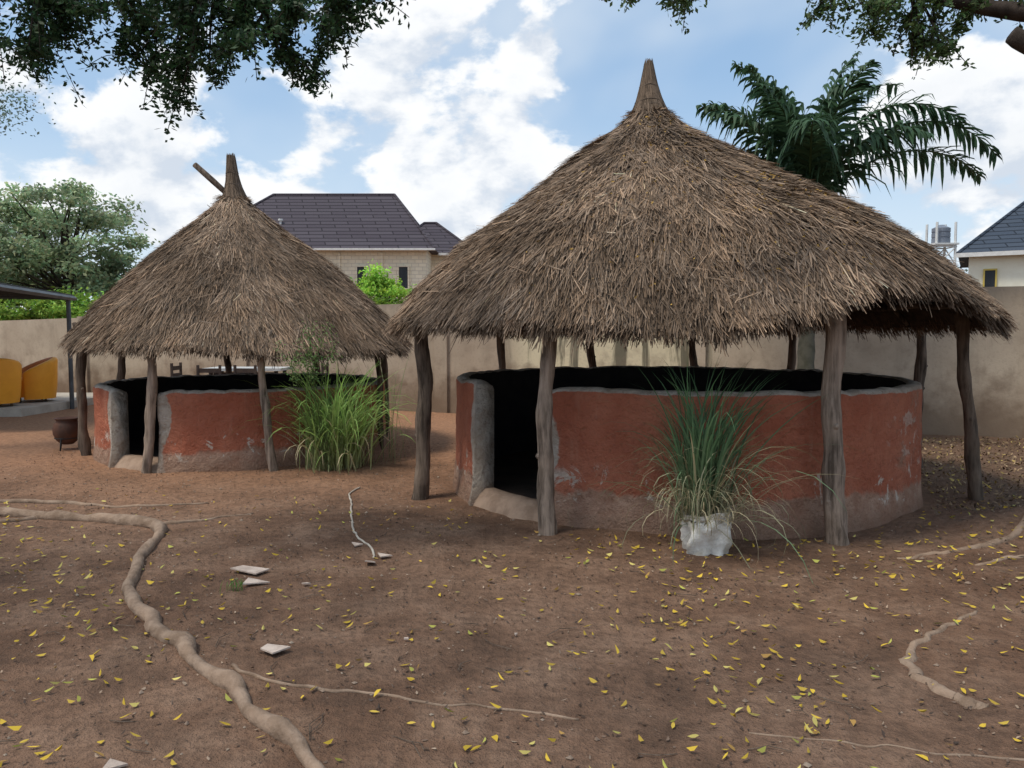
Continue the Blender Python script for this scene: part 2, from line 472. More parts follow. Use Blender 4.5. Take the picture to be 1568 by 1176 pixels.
    P[:,2]+=np.where(u>.9,.06*rs.rand(N)**2,0)
    u2=np.clip(u-.15-.2*rs.rand(N),-.12,1);idx=np.clip(u2*13,0,13)
    Q=np.stack([np.interp(idx,range(14),fp[:,k]) for k in range(3)],1)
    rr2=np.interp(idx,range(14),fr)+np.where(u2<0,-u2*.55,0)
    a2=a+rs.normal(0,.2,N)
    Q=Q+np.stack([np.cos(a2)*rr2,np.sin(a2)*rr2,np.where(u2<0,u2*.5,0)],1)*np.array([1.06,1.06,1])
    s=np.stack([-np.sin(a),np.cos(a),0*a],1);wd=(.0025+.004*rs.rand(N))[:,None]
    v=(.3+.75*rs.rand(N))[:,None]
    mb.quads(np.stack([P-s*wd*.6,P+s*wd*.6,Q+s*wd,Q-s*wd],1),0,np.array([.21,.152,.108])*v)
    mb.build('thatch_roof',[M_straw],root)
    mb=MB()
    for kk in (4,5,8):
        c=fp[kk];rr=fr[kk]*1.07
        pts=[(c[0]+rr*math.cos(x),c[1]+rr*math.sin(x),c[2]+.01*math.sin(3*x)) for x in np.linspace(0,2*pi,25)]
        tube(mb,pts,.005,6,0,(1,1,1),cap=False)
    mb.build('finial_binding',[M_postd],root,True)
    mb=MB()
    for k,(x,y,rd,top,lean,mt) in enumerate(posts):
        ztop=top
        n=26;zz=np.linspace(-.12,ztop,n)
        ph=rs.rand()*6
        pts=np.stack([x+lean*(zz/ztop)+.03*np.sin(zz*2.3+ph)+.008*np.sin(zz*8+ph),y+.03*np.cos(zz*1.7+ph),zz+(0*zz)],1)
        rad=rd*(1.10-.22*zz/ztop)*(1+.14*(vnoise(zz*5,0*zz+k,seed)-.5)*2);rad[0:2]*=1.12
        tube(mb,pts,rad,16,mt,(1,1,1),.16,seed=k+seed)
        e=pts[-2]
        for sgn in (-1,1):
            tube(mb,[e,e+np.array([sgn*.07,0,.10]),e+np.array([sgn*.11,0,.2])],[rd*.75,rd*.6,rd*.45],8,mt,(1,1,1),.1)
        for _ in range(2):
            kz=.3+rs.rand()*1.0;kp=np.array([np.interp(kz,zz,pts[:,0]),np.interp(kz,zz,pts[:,1]),kz])
            an=rs.rand()*6;dn=np.array([math.cos(an),math.sin(an),.4])
            tube(mb,[kp,kp+dn*rd*.85,kp+dn*rd*1.2],[rd*.45,rd*.36,rd*.2],7,mt)
    mb.build('posts',[M_post,M_postd],root,True)
    mb=MB()
    rb=R*.9
    ang=np.linspace(0,2*pi,49)
    pp=surf(np.full(49,rb),ang,-.16)
    tube(mb,pp,.033,8,0,(1,1,1),.1,cap=False)
    for a in np.arange(14)*2*pi/14+.2:
        pp=surf(np.linspace(.15,R-.12,8),np.full(8,a),-.145);tube(mb,pp,.022,6)
    mb.build('roof_frame',[M_postd],root,True)
    return root,surf

def ev1(th):
    d=np.degrees(np.angle(np.exp(1j*(th-math.radians(294)))))
    d2=np.degrees(np.angle(np.exp(1j*(th-math.radians(252)))))
    return .30*np.exp(-(d/17)**2)-.04*np.exp(-(d2/20)**2)
big,surf1=hut('thatched_hut',(1.74,8.19),2.33,1.15,208.0,231.0,
  [(.16,3.86),(.40,3.66),(.66,3.50),(1.3,3.06),(2.1,2.50),(2.55,2.10),(2.90,1.70)],(1.44,8.19),ev1,
  [((1.44,8.19,3.72),.29),((1.44,8.19,3.86),.185),((1.43,8.19,4.0),.135),((1.425,8.19,4.14),.095),((1.42,8.19,4.28),.062),((1.42,8.19,4.39),.036)],
  [(-.86,7.38,.070,1.72,-.02,1),(.27,6.0,.066,1.72,.03,0),(2.44,5.78,.076,2.0,-.01,0),(4.36,7.2,.058,1.8,-.16,1),(4.74,8.9,.060,1.85,-.02,1),
   (3.7,10.2,.055,1.8,0,1),(2.6,10.9,.055,1.85,-.05,1),(1.2,10.95,.055,1.85,-.1,1),(-.2,10.3,.055,1.8,.05,1)],
  5200,11,320)
small,surf2=hut('thatched_hut',(-3.66,10.6),1.87,.95,236.5,258.5,
  [(.13,3.42),(.5,3.05),(1.2,2.47),(1.7,2.0),(2.16,1.47)],(-3.78,10.6),lambda th:0*th-.06*np.exp(-(np.degrees(np.angle(np.exp(1j*(th-math.radians(320)))))/50)**2),
  [((-3.76,10.6,3.32),.21),((-3.77,10.6,3.50),.12),((-3.79,10.6,3.68),.085),((-3.80,10.6,3.84),.068),((-3.81,10.6,3.98),.052)],
  [(-5.48,9.8,.060,1.6,.03,1),(-4.14,8.68,.053,1.5,.04,0),(-2.76,8.74,.046,1.5,-.06,0),(-1.96,11.7,.05,1.6,0,1),(-1.80,10.3,.04,1.55,0,1),
   (-5.7,11.0,.05,1.6,.1,1),(-4.6,12.45,.05,1.6,0,1),(-3.2,12.6,.05,1.6,0,1)],
  3400,23,150,CR=(-3.62,10.6))
mb=MB();tube(mb,[(-3.85,10.7,3.45),(-4.1,10.7,3.68),(-4.34,10.7,3.90)],[.035,.042,.04],8,0,(1,1,1),.1)
o=mb.build('wooden_pole',[M_postd],None,True);o.parent=small

# ---------------------------------------------------------------- perimeter wall
mb=MB()
P0=np.array([13.0,9.35]);P1=np.array([-20.0,23.1])
dv=(P1-P0);Lw=np.linalg.norm(dv);dv/=Lw;nv=np.array([dv[1],-dv[0]]);
if nv[1]>0: nv=-nv
nseg=60
us=np.linspace(0,Lw,nseg+1)
V=[];Cc=[]
hf=lambda u:2.30-.42*smooth(8,34,u)
for u in us:
    p=P0+dv*u
    hh=hf(u)
    x=p[0]
    y_=1.0 if (-.1<x<3.6) else 0.0
    for (o1,z) in ((0,-.3),(0,1.1),(0,hh),(-.2,hh),(-.2,-.3)):
        V.append((p[0]+nv[0]*o1,p[1]+nv[1]*o1,z));Cc.append((y_,0,0))
F=[(i*5+j,(i+1)*5+j,(i+1)*5+j+1,i*5+j+1) for i in range(nseg) for j in range(4)]
mb.add(V,F,0,np.array(Cc))
def wbox(u0,u1,o0,o1,z0,z1):
    q=[]
    for z in (z0,z1):
        for o_ in (o0,o1):
            for u in (u0,u1):
                p=P0+dv*u+nv*o_;q.append((p[0],p[1],z))
    mb.add(q,[(0,1,3,2),(4,6,7,5),(0,4,5,1),(2,3,7,6),(0,2,6,4),(1,5,7,3)],0,(0,0,0))
for u in np.arange(5.55,Lw,3.35*1.5):
    wbox(u-.14,u+.14,-.02,.06,-.3,hf(u)+.03)
mb.build('perimeter_wall',[M_fence])

# ---------------------------------------------------------------- houses
def mk_stone(name,c1,c2,mc,sc):
    m,t,b=newmat(name,.9);co=coord(t)
    sx=t.n('ShaderNodeSeparateXYZ',inp={0:co})
    v=t.n('ShaderNodeCombineXYZ',inp={0:t.math('ADD',sx.outputs[0],sx.outputs[1]),1:sx.outputs[2],2:0.0}).outputs[0]
    br=t.n('ShaderNodeTexBrick',inp={'Vector':v,'Color1':(*c1,1),'Color2':(*c2,1),'Mortar':(*mc,1),'Scale':sc,'Mortar Size':.02})
    n=t.noise(co,1.5,5);c=t.mix(t.mr(n,.35,.7,0,.4),br.outputs[0],tuple(x*.75 for x in c1))
    setb(t,b,c,br.outputs[1],.5,-.02);return m
M_stone=mk_stone('cream_stone',(.80,.73,.56),(.68,.63,.49),(.55,.50,.41),1.3)
M_cream=simple('cream_paint',(.82,.80,.66),(.77,.74,.6),2,.8)
def mk_tile(name,c1,c2):
    m,t,b=newmat(name,.8,.2);co=coord(t)
    sx=t.n('ShaderNodeSeparateXYZ',inp={0:co})
    v=t.n('ShaderNodeCombineXYZ',inp={0:t.math('ADD',sx.outputs[0],t.math('MULTIPLY',sx.outputs[1],.37)),1:t.math('MULTIPLY',sx.outputs[2],1.2),2:0.0}).outputs[0]
    br=t.n('ShaderNodeTexBrick',inp={'Vector':v,'Color1':(*c1,1),'Color2':(*c2,1),'Mortar':(c1[0]*.4,c1[1]*.4,c1[2]*.4,1),'Scale':1.15,'Mortar Size':.035,'Brick Width':1.7,'Row Height':.30})
    setb(t,b,br.outputs[0],br.outputs[1],.6,-.03);return m
M_tile=mk_tile('roof_tile',(.060,.050,.062),(.078,.067,.080))
M_tileb=mk_tile('roof_tile_blue',(.045,.06,.085),(.06,.075,.10))
M_glass=simple('dark_glass',(.02,.025,.03),(.03,.035,.04),1,.35,.0,.3)
M_white=simple('white_trim',(.7,.7,.68),(.6,.6,.58),5,.7)
M_yel=simple('yellow_trim',(.55,.42,.1),(.5,.38,.1),5,.7)
def hip(mb,x0,x1,y0,y1,ze,zr,rx0,rx1,m=0,th=.18,ov=.45):
    x0-=ov;x1+=ov;y0-=ov;y1+=ov;ym=(y0+y1)/2
    v=[(x0,y0,ze),(x1,y0,ze),(x1,y1,ze),(x0,y1,ze),(rx0,ym,zr),(rx1,ym,zr)]
    mb.add(v,[(0,1,5,4),(1,2,5),(2,3,4,5),(3,0,4),(3,2,1,0)],m)
    for a,b in ((0,4),(1,5),(4,5),(2,5),(3,4)):
        tube(mb,[np.array(v[a])+[0,0,.03],np.array(v[b])+[0,0,.03]],.07,6,m)
def window(mb,x,y,z,w_,h_,mg,mf,side=-1):
    f=.07
    box(mb,x-w_/2,x+w_/2,y-.02,y+.05,z-h_/2,z+h_/2,mg)
    box(mb,x-w_/2-f,x-w_/2,y-.09,y+.05,z-h_/2-f,z+h_/2+f,mf)
    box(mb,x+w_/2,x+w_/2+f,y-.09,y+.05,z-h_/2-f,z+h_/2+f,mf)
    box(mb,x-w_/2,x+w_/2,y-.09,y+.05,z+h_/2,z+h_/2+f,mf)
    box(mb,x-w_/2,x+w_/2,y-.12,y+.05,z-h_/2-f-.03,z-h_/2,mf)
    box(mb,x-.015,x+.015,y-.05,y-.021,z-h_/2,z+h_/2,mg)
R_=empty('stone_house')
mb=MB();box(mb,-16.6,-4.4,40,49,-.3,5.9);box(mb,-4.41,-2.6,42.5,50,-.3,5.88)
box(mb,-16.7,-4.3,39.93,39.999,2.9,3.1);mb.build('walls',[M_stone],R_)
mb=MB();hip(mb,-16.6,-4.4,40,49,5.9,9.45,-13.6,-6.7);hip(mb,-6.5,-2.4,42.5,50,5.95,8.1,-5.2,-4.5);mb.build('roof',[M_tile],R_)
mb=MB()
for x in (-14.6,-12.2,-9.9,-7.75,-5.6):
    window(mb,x,39.98,4.45,.46 if x>-9 else .9,1.1,1,2);window(mb,x,39.98,1.6,.9,1.2,1,2)
box(mb,-17.1,-3.9,39.4,39.53,5.80,5.9,0)
box(mb,-4.0,-2.0,42.0,42.1,5.80,5.93,0)
for x in (-8.9,-6.7): box(mb,x-.06,x+.06,39.9,39.99,0,5.7,2)
mb.build('windows_and_trim',[M_white,M_glass,M_stone],R_)
mb=MB()
for x,z in ((-12.4,7.6),(-6.0,6.9)): tube(mb,[(x,41.7,z-.5),(x,41.7,z)],.06,8);tube(mb,[(x,41.7,z),(x,41.7,z+.1)],.13,8)
mb.build('roof_vents',[M_white],R_)

R_=empty('cream_house')
R_.location=(20.9,35.5,0);R_.rotation_euler=(0,0,math.radians(-31))
mb=MB();box(mb,0,12,0,8,-.3,5.2);mb.build('walls',[M_cream],R_)
mb=MB();hip(mb,0,12,0,8,5.2,7.9,2.2,8.5);box(mb,2.5,3.5,1.6,3,6.0,7.15);mb.build('roof',[M_tileb],R_)
mb=MB()
for x in (.85,3.7,6.6): window(mb,x,-.02,3.95,.4,.95,1,2);window(mb,x,-.02,1.4,.8,1.2,1,2)
box(mb,-.5,12.5,-.55,-.46,5.03,5.22,0);box(mb,2.6,3.4,1.5,1.59,6.4,7.0,0)
mb.build('windows_and_trim',[M_white,M_glass,M_yel],R_)

R_=empty('water_tank_tower')
mb=MB();tx,ty=25.1,45.5
for sx_ in (-.6,.6):
    for sy_ in (-.6,.6): tube(mb,[(tx+sx_,ty+sy_,0),(tx+sx_*.9,ty+sy_*.9,8.0)],.07,6)
for k in range(6):
    z0=k*1.1;z1=z0+1.1
    for a,b in (((-.6,-.6),(.6,-.6)),((.6,-.6),(.6,.6)),((-.6,.6),(.6,.6)),((-.6,-.6),(-.6,.6))):
        tube(mb,[(tx+a[0],ty+a[1],z0),(tx+b[0],ty+b[1],z1)],.04,5);tube(mb,[(tx+a[0],ty+a[1],z1),(tx+b[0],ty+b[1],z1)],.04,5)
box(mb,tx-.7,tx+.7,ty-.7,ty+.7,6.7,6.8);mb.build('tower_frame',[M_white],R_)
mb=MB();zz=[6.8,6.85,7.1,7.12,7.2,7.4,7.42,7.5,7.7,7.75,7.85,7.9];rr=[.48,.50,.50,.47,.50,.50,.47,.50,.50,.4,.2,.15]
tube(mb,[(tx,ty,z) for z in zz],rr,20);mb.build('tank',[simple('grey_plastic',(.16,.18,.22),(.2,.22,.26),2,.4)],R_,False)

# ---------------------------------------------------------------- trees
def gcol(N,base,var=.35,rs=RS,yellow=.0):
    v=(1-var+2*var*rs.rand(N))[:,None]
    c=np.array(base)*v
    c[:,0]*=(.8+.5*rs.rand(N))
    return np.clip(c,0,1)
def tree(name,x,y,H,cr,cz,col,nclump=45,lpc=170,ls=.16,seed=1,tr=.16,flat=.75,inner=.25,cs=1.0):
    rs=np.random.RandomState(seed);root=empty(name)
    mb=MB()
    tp=spline([(x,y,-.2),(x+rs.normal(0,.1),y,H*.25),(x+rs.normal(0,.2),y,cz-cr*flat*.4),(x,y,cz+cr*.2)],10)
    tube(mb,tp,np.linspace(tr*1.3,tr*.4,10),10,0,(1,1,1),.1)
    cl=[]
    for k in range(nclump):
        d=rs.normal(size=3);d/=np.linalg.norm(d);rad=cr*(inner+(1.08-inner)*rs.rand()**.5)
        if d[2]<-.6: d[2]*=.6
        c=np.array([x,y,cz])+d*rad*np.array([1,1,flat]);cl.append(c)
        if k%2==0:
            s=tp[5+k%4];tube(mb,spline([s,(s+c)/2+rs.normal(0,.15,3),c],6),np.linspace(tr*.35,.015,6),6,0)
    mb.build('trunk_and_limbs',[M_bark],root,True)
    mb=MB()
    for c in cl:
        n=int(lpc*(.5+rs.rand()));rad=cr*(.2+.16*rs.rand())*cs
        p=rs.normal(size=(n,3))*np.array([rad,rad,rad*.5])*.55+c
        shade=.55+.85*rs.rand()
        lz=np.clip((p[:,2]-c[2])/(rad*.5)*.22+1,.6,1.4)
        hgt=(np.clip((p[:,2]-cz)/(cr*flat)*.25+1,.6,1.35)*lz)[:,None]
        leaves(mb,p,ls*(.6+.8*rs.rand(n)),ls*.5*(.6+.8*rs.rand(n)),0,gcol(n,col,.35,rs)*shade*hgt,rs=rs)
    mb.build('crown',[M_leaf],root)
    return root
tree('broadleaf_tree',-14.3,24.8,6.5,2.35,4.2,(.27,.36,.20),95,190,.15,3,.13,.92,.35,.68)
tree('broadleaf_tree',-17.2,26,6,2.5,3.9,(.26,.35,.20),60,170,.16,5,.13,.85,.35,.7)
tree('broadleaf_tree',-12.4,26.5,5,1.7,3.0,(.27,.36,.20),46,170,.15,6,.1,.9,.3,.75)
tree('bush',-3.85,22.5,2.8,1.05,2.55,(.26,.46,.06),38,190,.11,8,.05,.75)
tree('bush',-5.2,24,2.6,.9,2.2,(.24,.42,.06),22,150,.11,9,.05,.7)
for k,(x,y,cz,cr) in enumerate([(-16.5,23.8,2.35,1.2),(-14.6,23.4,2.3,1.15),(-13.0,23.0,2.15,1.05),(-11.4,22.3,2.0,1.0),(-18.5,24.6,2.4,1.2)]):
    tree('bush',x,y,2,cr,cz,(.26,.43,.07),32,160,.12,30+k,.05,.6)
tree('broadleaf_tree',33,56,6,2.6,5.0,(.13,.19,.10),30,110,.22,12,.2)
tree('broadleaf_tree',29.9,53,6,1.5,4.7,(.15,.21,.12),26,110,.18,13,.2)
mb=MB();rs=np.random.RandomState(4)
for k in range(160):
    a=rs.uniform(-1.0,1.0);d=rs.uniform(75,110)
    c=np.array([math.sin(a)*d,math.cos(a)*d,rs.uniform(.5,4.2)])
    n=50;p=c+rs.normal(size=(n,3))*np.array([1.9,1.6,1.0])
    leaves(mb,p,.85,.55,0,gcol(n,(.16,.21,.15),.25,rs)*(.7+.6*rs.rand()),rs=rs)
mb.build('distant_trees',[M_leaf])

# ---------------------------------------------------------------- overhanging trees
def overhang(name,trunk,limbs,clusters,upper,seed,col,ls=.055,lpc=230,hang=1.0):
    rs=np.random.RandomState(seed);root=empty(name)
    mb=MB()
    tp=spline(trunk,14);tube(mb,tp,np.linspace(.34,.16,14),16,0,(1,1,1),.15)
    lim=[]
    for L,r0,r1 in limbs:
        s=spline(L,12);tube(mb,s,np.linspace(r0,r1,12),10,0,(1,1,1),.15);lim.append(s)
    allp=np.vstack(lim)
    lf=MB()
    for (x,y,z,rad) in clusters+upper:
        big_=(x,y,z,rad) in upper
        c=np.array([x,y,z])
        dd=np.linalg.norm(allp-c-np.array([0,0,.35]),axis=1);s=allp[np.argmin(dd)]
        mid=(s+c)/2+np.array([0,0,.12])+rs.normal(0,.05,3)
        cv=spline([s,mid,c],8);tube(mb,cv,np.linspace(.014,.004,8),5)
        nt_=4 if big_ else 10
        for j in range(nt_):
            st=cv[rs.randint(4,8)]
            e=c+rs.normal(size=3)*rad*np.array([.7,.7,.5])+np.array([0,0,-rad*.2*hang])
            tw=spline([st,(st+e)/2+np.array([0,0,rad*.2]),e],7);tube(mb,tw,.0025,4,cap=False)
            n=int(lpc/nt_) if not big_ else 22
            ii=rs.rand(n)**.8*6
            P=np.stack([np.interp(ii,range(7),tw[:,k]) for k in range(3)],1)+rs.normal(0,rad*.14,(n,3))
            k_=1.0 if not big_ else 2.6
            leaves(lf,P,ls*k_*(.7+.6*rs.rand(n)),ls*k_*.45*(.7+.6*rs.rand(n)),0,gcol(n,col,.4,rs)*(.7+.6*rs.rand()),rs=rs)
    mb.build('trunk_and_limbs',[M_bark],root,True)
    lf.build('foliage',[M_leaf],root)
cl=[]
for (x,z) in [(-3.2,3.70),(-3.05,3.55),(-2.95,3.68),(-2.85,3.45),(-2.72,3.62),(-2.62,3.48),(-2.55,3.68),(-2.43,3.36),(-2.32,3.28),(-2.22,3.11),(-2.3,3.55),(-2.12,3.66),(-2.22,3.4),
              (-2.02,3.5),(-1.98,3.34),(-1.86,3.45),(-1.7,3.32),(-1.66,3.52),(-1.62,3.7),(-1.5,3.42),(-1.42,3.30),(-1.34,3.58),(-1.2,3.66),(-1.02,3.60),(-.92,3.64),(-1.9,3.68),(-3.35,3.6),(-1.12,3.68),(-2.75,3.76),(-1.45,3.68),
              (-2.45,3.6),(-2.15,3.55),(-1.8,3.6),(-2.9,3.72),(-1.55,3.56),(-3.1,3.36),(-3.25,3.3),(-2.05,3.72),(-1.3,3.45),(-2.98,3.3),(-.85,3.7)]:
    cl.append((x,5+RS.uniform(-.3,.4),z+RS.uniform(-.02,.03),.13+.05*RS.rand()))
for k in range(20): cl.append((RS.uniform(-3.6,-1.0),RS.uniform(5.2,6.2),RS.uniform(4.1,4.4),.22))
up=[]
for k in range(22):
    x=RS.uniform(-7,-.5);y=RS.uniform(-2.5,4.5);up.append((x,y,max(4.9,1.6+.45*y+1.5)+RS.uniform(-.1,1.2),.5))
overhang('shade_tree',[(-6.2,3.4,-.3),(-6.0,3.5,1.2),(-6.3,3.7,2.6),(-6.1,3.9,4.2)],
  [([(-6.1,3.8,3.0),(-4.6,4.6,4.1),(-2.8,5.3,4.3),(-1.2,5.5,4.1)],.13,.03),([(-5.9,3.9,3.6),(-4.4,3.4,4.9),(-2,2.4,5.6),(0,1.6,5.8)],.13,.03),
   ([(-4.6,4.6,4.1),(-3.6,5.0,4.0),(-2.6,5.0,3.85)],.05,.012),([(-2.8,5.3,4.3),(-1.9,5.2,3.9),(-1.6,5.1,3.65)],.03,.008)],
  cl,up,41,(.036,.080,.032),.046,440)
cl=[]
for (x,z) in [(.80,3.70),(.92,3.68),(1.05,3.66),(1.14,3.70),(2.02,3.66),(2.12,3.6),(2.22,3.55),(2.32,3.5),(2.36,3.64),(2.5,3.52),(2.6,3.42),(2.62,3.6),(2.75,3.42),(2.8,3.58),(2.9,3.52),(2.95,3.66),(2.45,3.68),(3.1,3.6),(2.7,3.7),(2.55,3.34),(2.68,3.3)]:
    cl.append((x,5+RS.uniform(-.15,.2),z+.02,.09+.04*RS.rand()))
for k in range(10): cl.append((RS.uniform(.9,3.4),RS.uniform(5.0,5.8),RS.uniform(4.35,4.6),.2))
up=[]
for k in range(20):
    x=RS.uniform(.5,7);y=RS.uniform(-2.5,4.0);up.append((x,y,max(4.9,1.6+.45*y+1.5)+RS.uniform(-.1,1.2),.5))
overhang('shade_tree',[(5.9,4.4,-.3),(5.75,4.4,1.2),(5.6,4.5,2.6),(5.8,4.4,4.2)],
  [([(5.6,4.4,2.6),(4.4,4.5,3.0),(3.5,4.65,3.14),(3.12,4.7,3.30),(2.98,4.72,3.38)],.13,.05),([(5.6,4.4,2.9),(4.2,4.6,3.42),(3.3,4.75,3.52),(2.85,4.9,3.62),(1.2,5.1,4.1)],.12,.02),([(5.7,4.4,3.6),(4.4,3.4,4.9),(2.5,2.4,5.6),(1,1.6,5.8)],.12,.03)],
  cl,up,43,(.08,.14,.05),.040,280,.5)
tree('acacia_tree',-8.1,10.2,6,1.5,5.1,(.15,.22,.17),44,200,.05,77,.12,.8)

# ---------------------------------------------------------------- palm
def palm(x,y,zc):
    rs=np.random.RandomState(5);root=empty('palm_tree')
    mb=MB();zz=np.linspace(-.2,zc-.6,18)
    tube(mb,[(x+.02*math.sin(z),y,z) for z in zz],.10+.012*(np.arange(18)%2)+.05*np.exp(-zz),14,0)
    tube(mb,[(x,y,z) for z in np.linspace(zc-.62,zc+.25,8)],[.10,.12,.125,.12,.11,.09,.07,.04],14,1)
    fr=[ (2,60,3.5,2.0),(-8,78,3.0,2.2),(12,46,3.1,1.55),(-25,5,1.3,1.2),(182,66,2.3,1.1),(172,84,2.5,.9),(190,42,2.0,1.3),(165,26,2.0,1.2),
     (-80,74,2.4,1.3),(-110,60,2.1,1.5),(100,76,2.6,1.2),(75,60,2.3,1.6),(-50,62,2.1,1.7),(20,84,2.8,1.5),(225,72,2.3,1.3),(20,5,1.2,.9),(130,62,2.2,1.5),(0,92,2.4,.8),(150,74,2.4,1.1),(200,80,2.3,.8)]
    lf=MB()
    for az,el,L,dr in fr:
        az=math.radians(az+rs.normal(0,3));el0=math.radians(el)
        n=36;p=np.array([x,y,zc+.05]);pts=[p.copy()];T=[]
        for i in range(n):
            e=el0-dr*((i/n)**1.5)
            d=np.array([math.cos(e)*math.cos(az),math.cos(e)*math.sin(az),math.sin(e)]);T.append(d)
            p=p+d*L/n;pts.append(p.copy())
        pts=np.array(pts);tube(mb,pts,np.linspace(.026,.005,n+1),6,1)
        for i in range(4,n):
            u=i/n;ll=(.70*math.sin(pi*min(1,(u*.80+.17)))**.6)*(1.08-.42*u)*min(1,L/2.3+.1)
            side=np.cross(T[i],[0,0,1]);side/=np.linalg.norm(side)+1e-6
            upv=np.cross(side,T[i])
            for sg in (-1,1):
                for rep in range(2):
                    d=side*sg*(.7+.2*rs.rand())+T[i]*(.6+.3*rs.rand())+upv*(.10+.30*rs.normal())
                    d/=np.linalg.norm(d)
                    l=ll*(.8+.35*rs.rand());wdt=.023+.010*rs.rand()
                    b=pts[i]+T[i]*rs.rand()*L/n
                    k=l/.5*(.5+.9*rs.rand())
                    m1=b+d*l*.42+np.array([0,0,-.03*k]);m2=b+d*l*.72+np.array([0,0,-.13*k]);tp=b+d*l*.88+np.array([0,0,-.30*k])
                    wv=np.cross(d,upv);wv/=np.linalg.norm(wv)+1e-6
                    v=.6+.8*rs.rand();c=np.array([.055,.11,.055])*v
                    lf.add([b-wv*wdt*.5,b+wv*wdt*.5,m1+wv*wdt,m1-wv*wdt,m2+wv*wdt*.8,m2-wv*wdt*.8,tp],[(0,1,2,3),(3,2,4,5),(5,4,6)],0,c)
    mb.build('trunk',[simple('palm_trunk',(.13,.12,.09),(.09,.085,.06),9),simple('palm_stem',(.07,.12,.05),(.05,.09,.035),6,.5)],root,True)
    lf.build('fronds',[M_leaf],root)
palm(4.30,11.3,3.30)

# ---------------------------------------------------------------- grass clumps
def grass(name,x,y,z0,n,hmin,hmax,spread,col,colb,seed,droop=1.4,base=.1,wd=.008,dry=.15,part=None,bias=(0,0)):
    rs=np.random.RandomState(seed);mb=MB()
    for i in range(n):
        a=rs.rand()*2*pi;el=pi/2-abs(rs.normal(0,spread));L=rs.uniform(hmin,hmax)
        isdry=rs.rand()<dry
        if isdry: el=min(el,1.0+.3*rs.rand());L*=.8
        dr=droop*(.4+rs.rand());k=9
        p=np.array([x+rs.normal(0,base),y+rs.normal(0,base),z0]);az=a
        pts=[p.copy()]
        for j in range(k):
            e=el-dr*((j/k)**2)*(1.4 if isdry else 1)
            p=p+np.array([math.cos(e)*math.cos(az)+bias[0]*j/k,math.cos(e)*math.sin(az)+bias[1]*j/k,math.sin(e)])*L/k
            if p[2]<.03: p[2]=.03
            pts.append(p.copy())
        pts=np.array(pts);tw=a+pi/2+rs.normal(0,.5)
        s=np.array([math.cos(tw),math.sin(tw),rs.normal(0,.2)])
        ww=wd*(.6+.8*rs.rand())*np.array([.6,.9,1,1,1,.95,.85,.65,.4,.08])
        V=np.empty((20,3));V[0::2]=pts-s*ww[:,None];V[1::2]=pts+s*ww[:,None]
        F=[(2*j,2*j+1,2*j+3,2*j+2) for j in range(k)]
        v=.6+.8*rs.rand()
        c=np.array((.44,.37,.23) if isdry else col)*v
        cb=np.array(colb)*v
        u=np.linspace(0,1,10)[:,None]**.6
        cc=np.repeat(cb*(1-u)+c*u,2,axis=0)
        mb.add(V,F,0,cc)
    return mb.build(name,[M_leaf],part)
grass('lemongrass_clump',-2.05,8.95,0,640,.8,1.5,.29,(.30,.50,.12),(.38,.37,.2),3,2.0,.14,.007,.12)
grass('weed_stalks',-1.62,9.3,0,45,.8,1.5,.25,(.16,.26,.10),(.2,.2,.1),13,.7,.2,.003,.3)
pg=empty('potted_grass')
grass('grass_blades',1.36,5.55,.2,210,.75,1.34,.22,(.085,.19,.09),(.24,.27,.15),4,1.2,.06,.0065,.05,pg,(.10,0))
grass('grass_blades_outer',1.42,5.55,.2,110,.8,1.45,.42,(.10,.20,.10),(.22,.25,.15),14,2.4,.06,.0035,.2,pg,(.22,0))
grass('dry_blades',1.40,5.50,.25,300,.35,.95,.6,(.26,.27,.16),(.42,.38,.26),6,3.2,.11,.0035,.5,pg)
mb=MB();rs=np.random.RandomState(2);n=40;zs=np.linspace(-.02,.34,16);V=[]
for k,z in enumerate(zs):
    for j in range(n):
        a=j*2*pi/n;sq=1/(abs(math.cos(a))**4+abs(math.sin(a))**4)**.25
        rr=.15*sq+(vnoise(math.cos(a)*3+5,math.sin(a)*3+z*9+5,3)-.5)*.09+(vnoise(math.cos(a)*9+5,math.sin(a)*9+z*22+5,4)-.5)*.04
        V.append((1.42+rr*math.cos(a)*1.0,5.50+rr*math.sin(a)*.85,z+((vnoise(j*.35,2,8)-.5)*.12 if k>12 else 0)))
F=[(k*n+j,k*n+(j+1)%n,(k+1)*n+(j+1)%n,(k+1)*n+j) for k in range(15) for j in range(n)]
mb.add(V,F);mb.add([(1.42+.14*math.cos(j*2*pi/n),5.50+.12*math.sin(j*2*pi/n),.27) for j in range(n)],[tuple(range(n))],1)
mb.build('planter_sack',[simple('sack',(.80,.78,.72),(.50,.46,.39),9,.6,.02),M_floor],pg,True)
rs=np.random.RandomState(9);mb=MB()
root=empty('climbing_weed');st=MB()
for k in range(14):
    x=-2.2+rs.normal(0,.18);pts=spline([(-2.1+rs.normal(0,.05),8.7,0),(x,8.5,1.0),(x+rs.normal(0,.12),8.4,rs.uniform(1.3,1.75))],12)
    tube(st,pts,.003,4,0,(.12,.16,.06),cap=False)
    m_=60;ii=rs.uniform(6.0,11,m_);P=np.stack([np.interp(ii,range(12),pts[:,q]) for q in range(3)],1)+rs.normal(0,.035,(m_,3))
    leaves(mb,P,.035,.014,0,gcol(m_,(.17,.28,.09),.3,rs),rs=rs)
st.build('stems',[M_leaf],root);mb.build('leaflets',[M_leaf],root)
for k,(x,y) in enumerate([(-1.72,4.68),(-3.0,3.9)]): grass('grass_sprout',x,y,0,22,.04,.08,.7,(.12,.25,.05),(.12,.2,.05),60+k,.8,.03,.003,0)

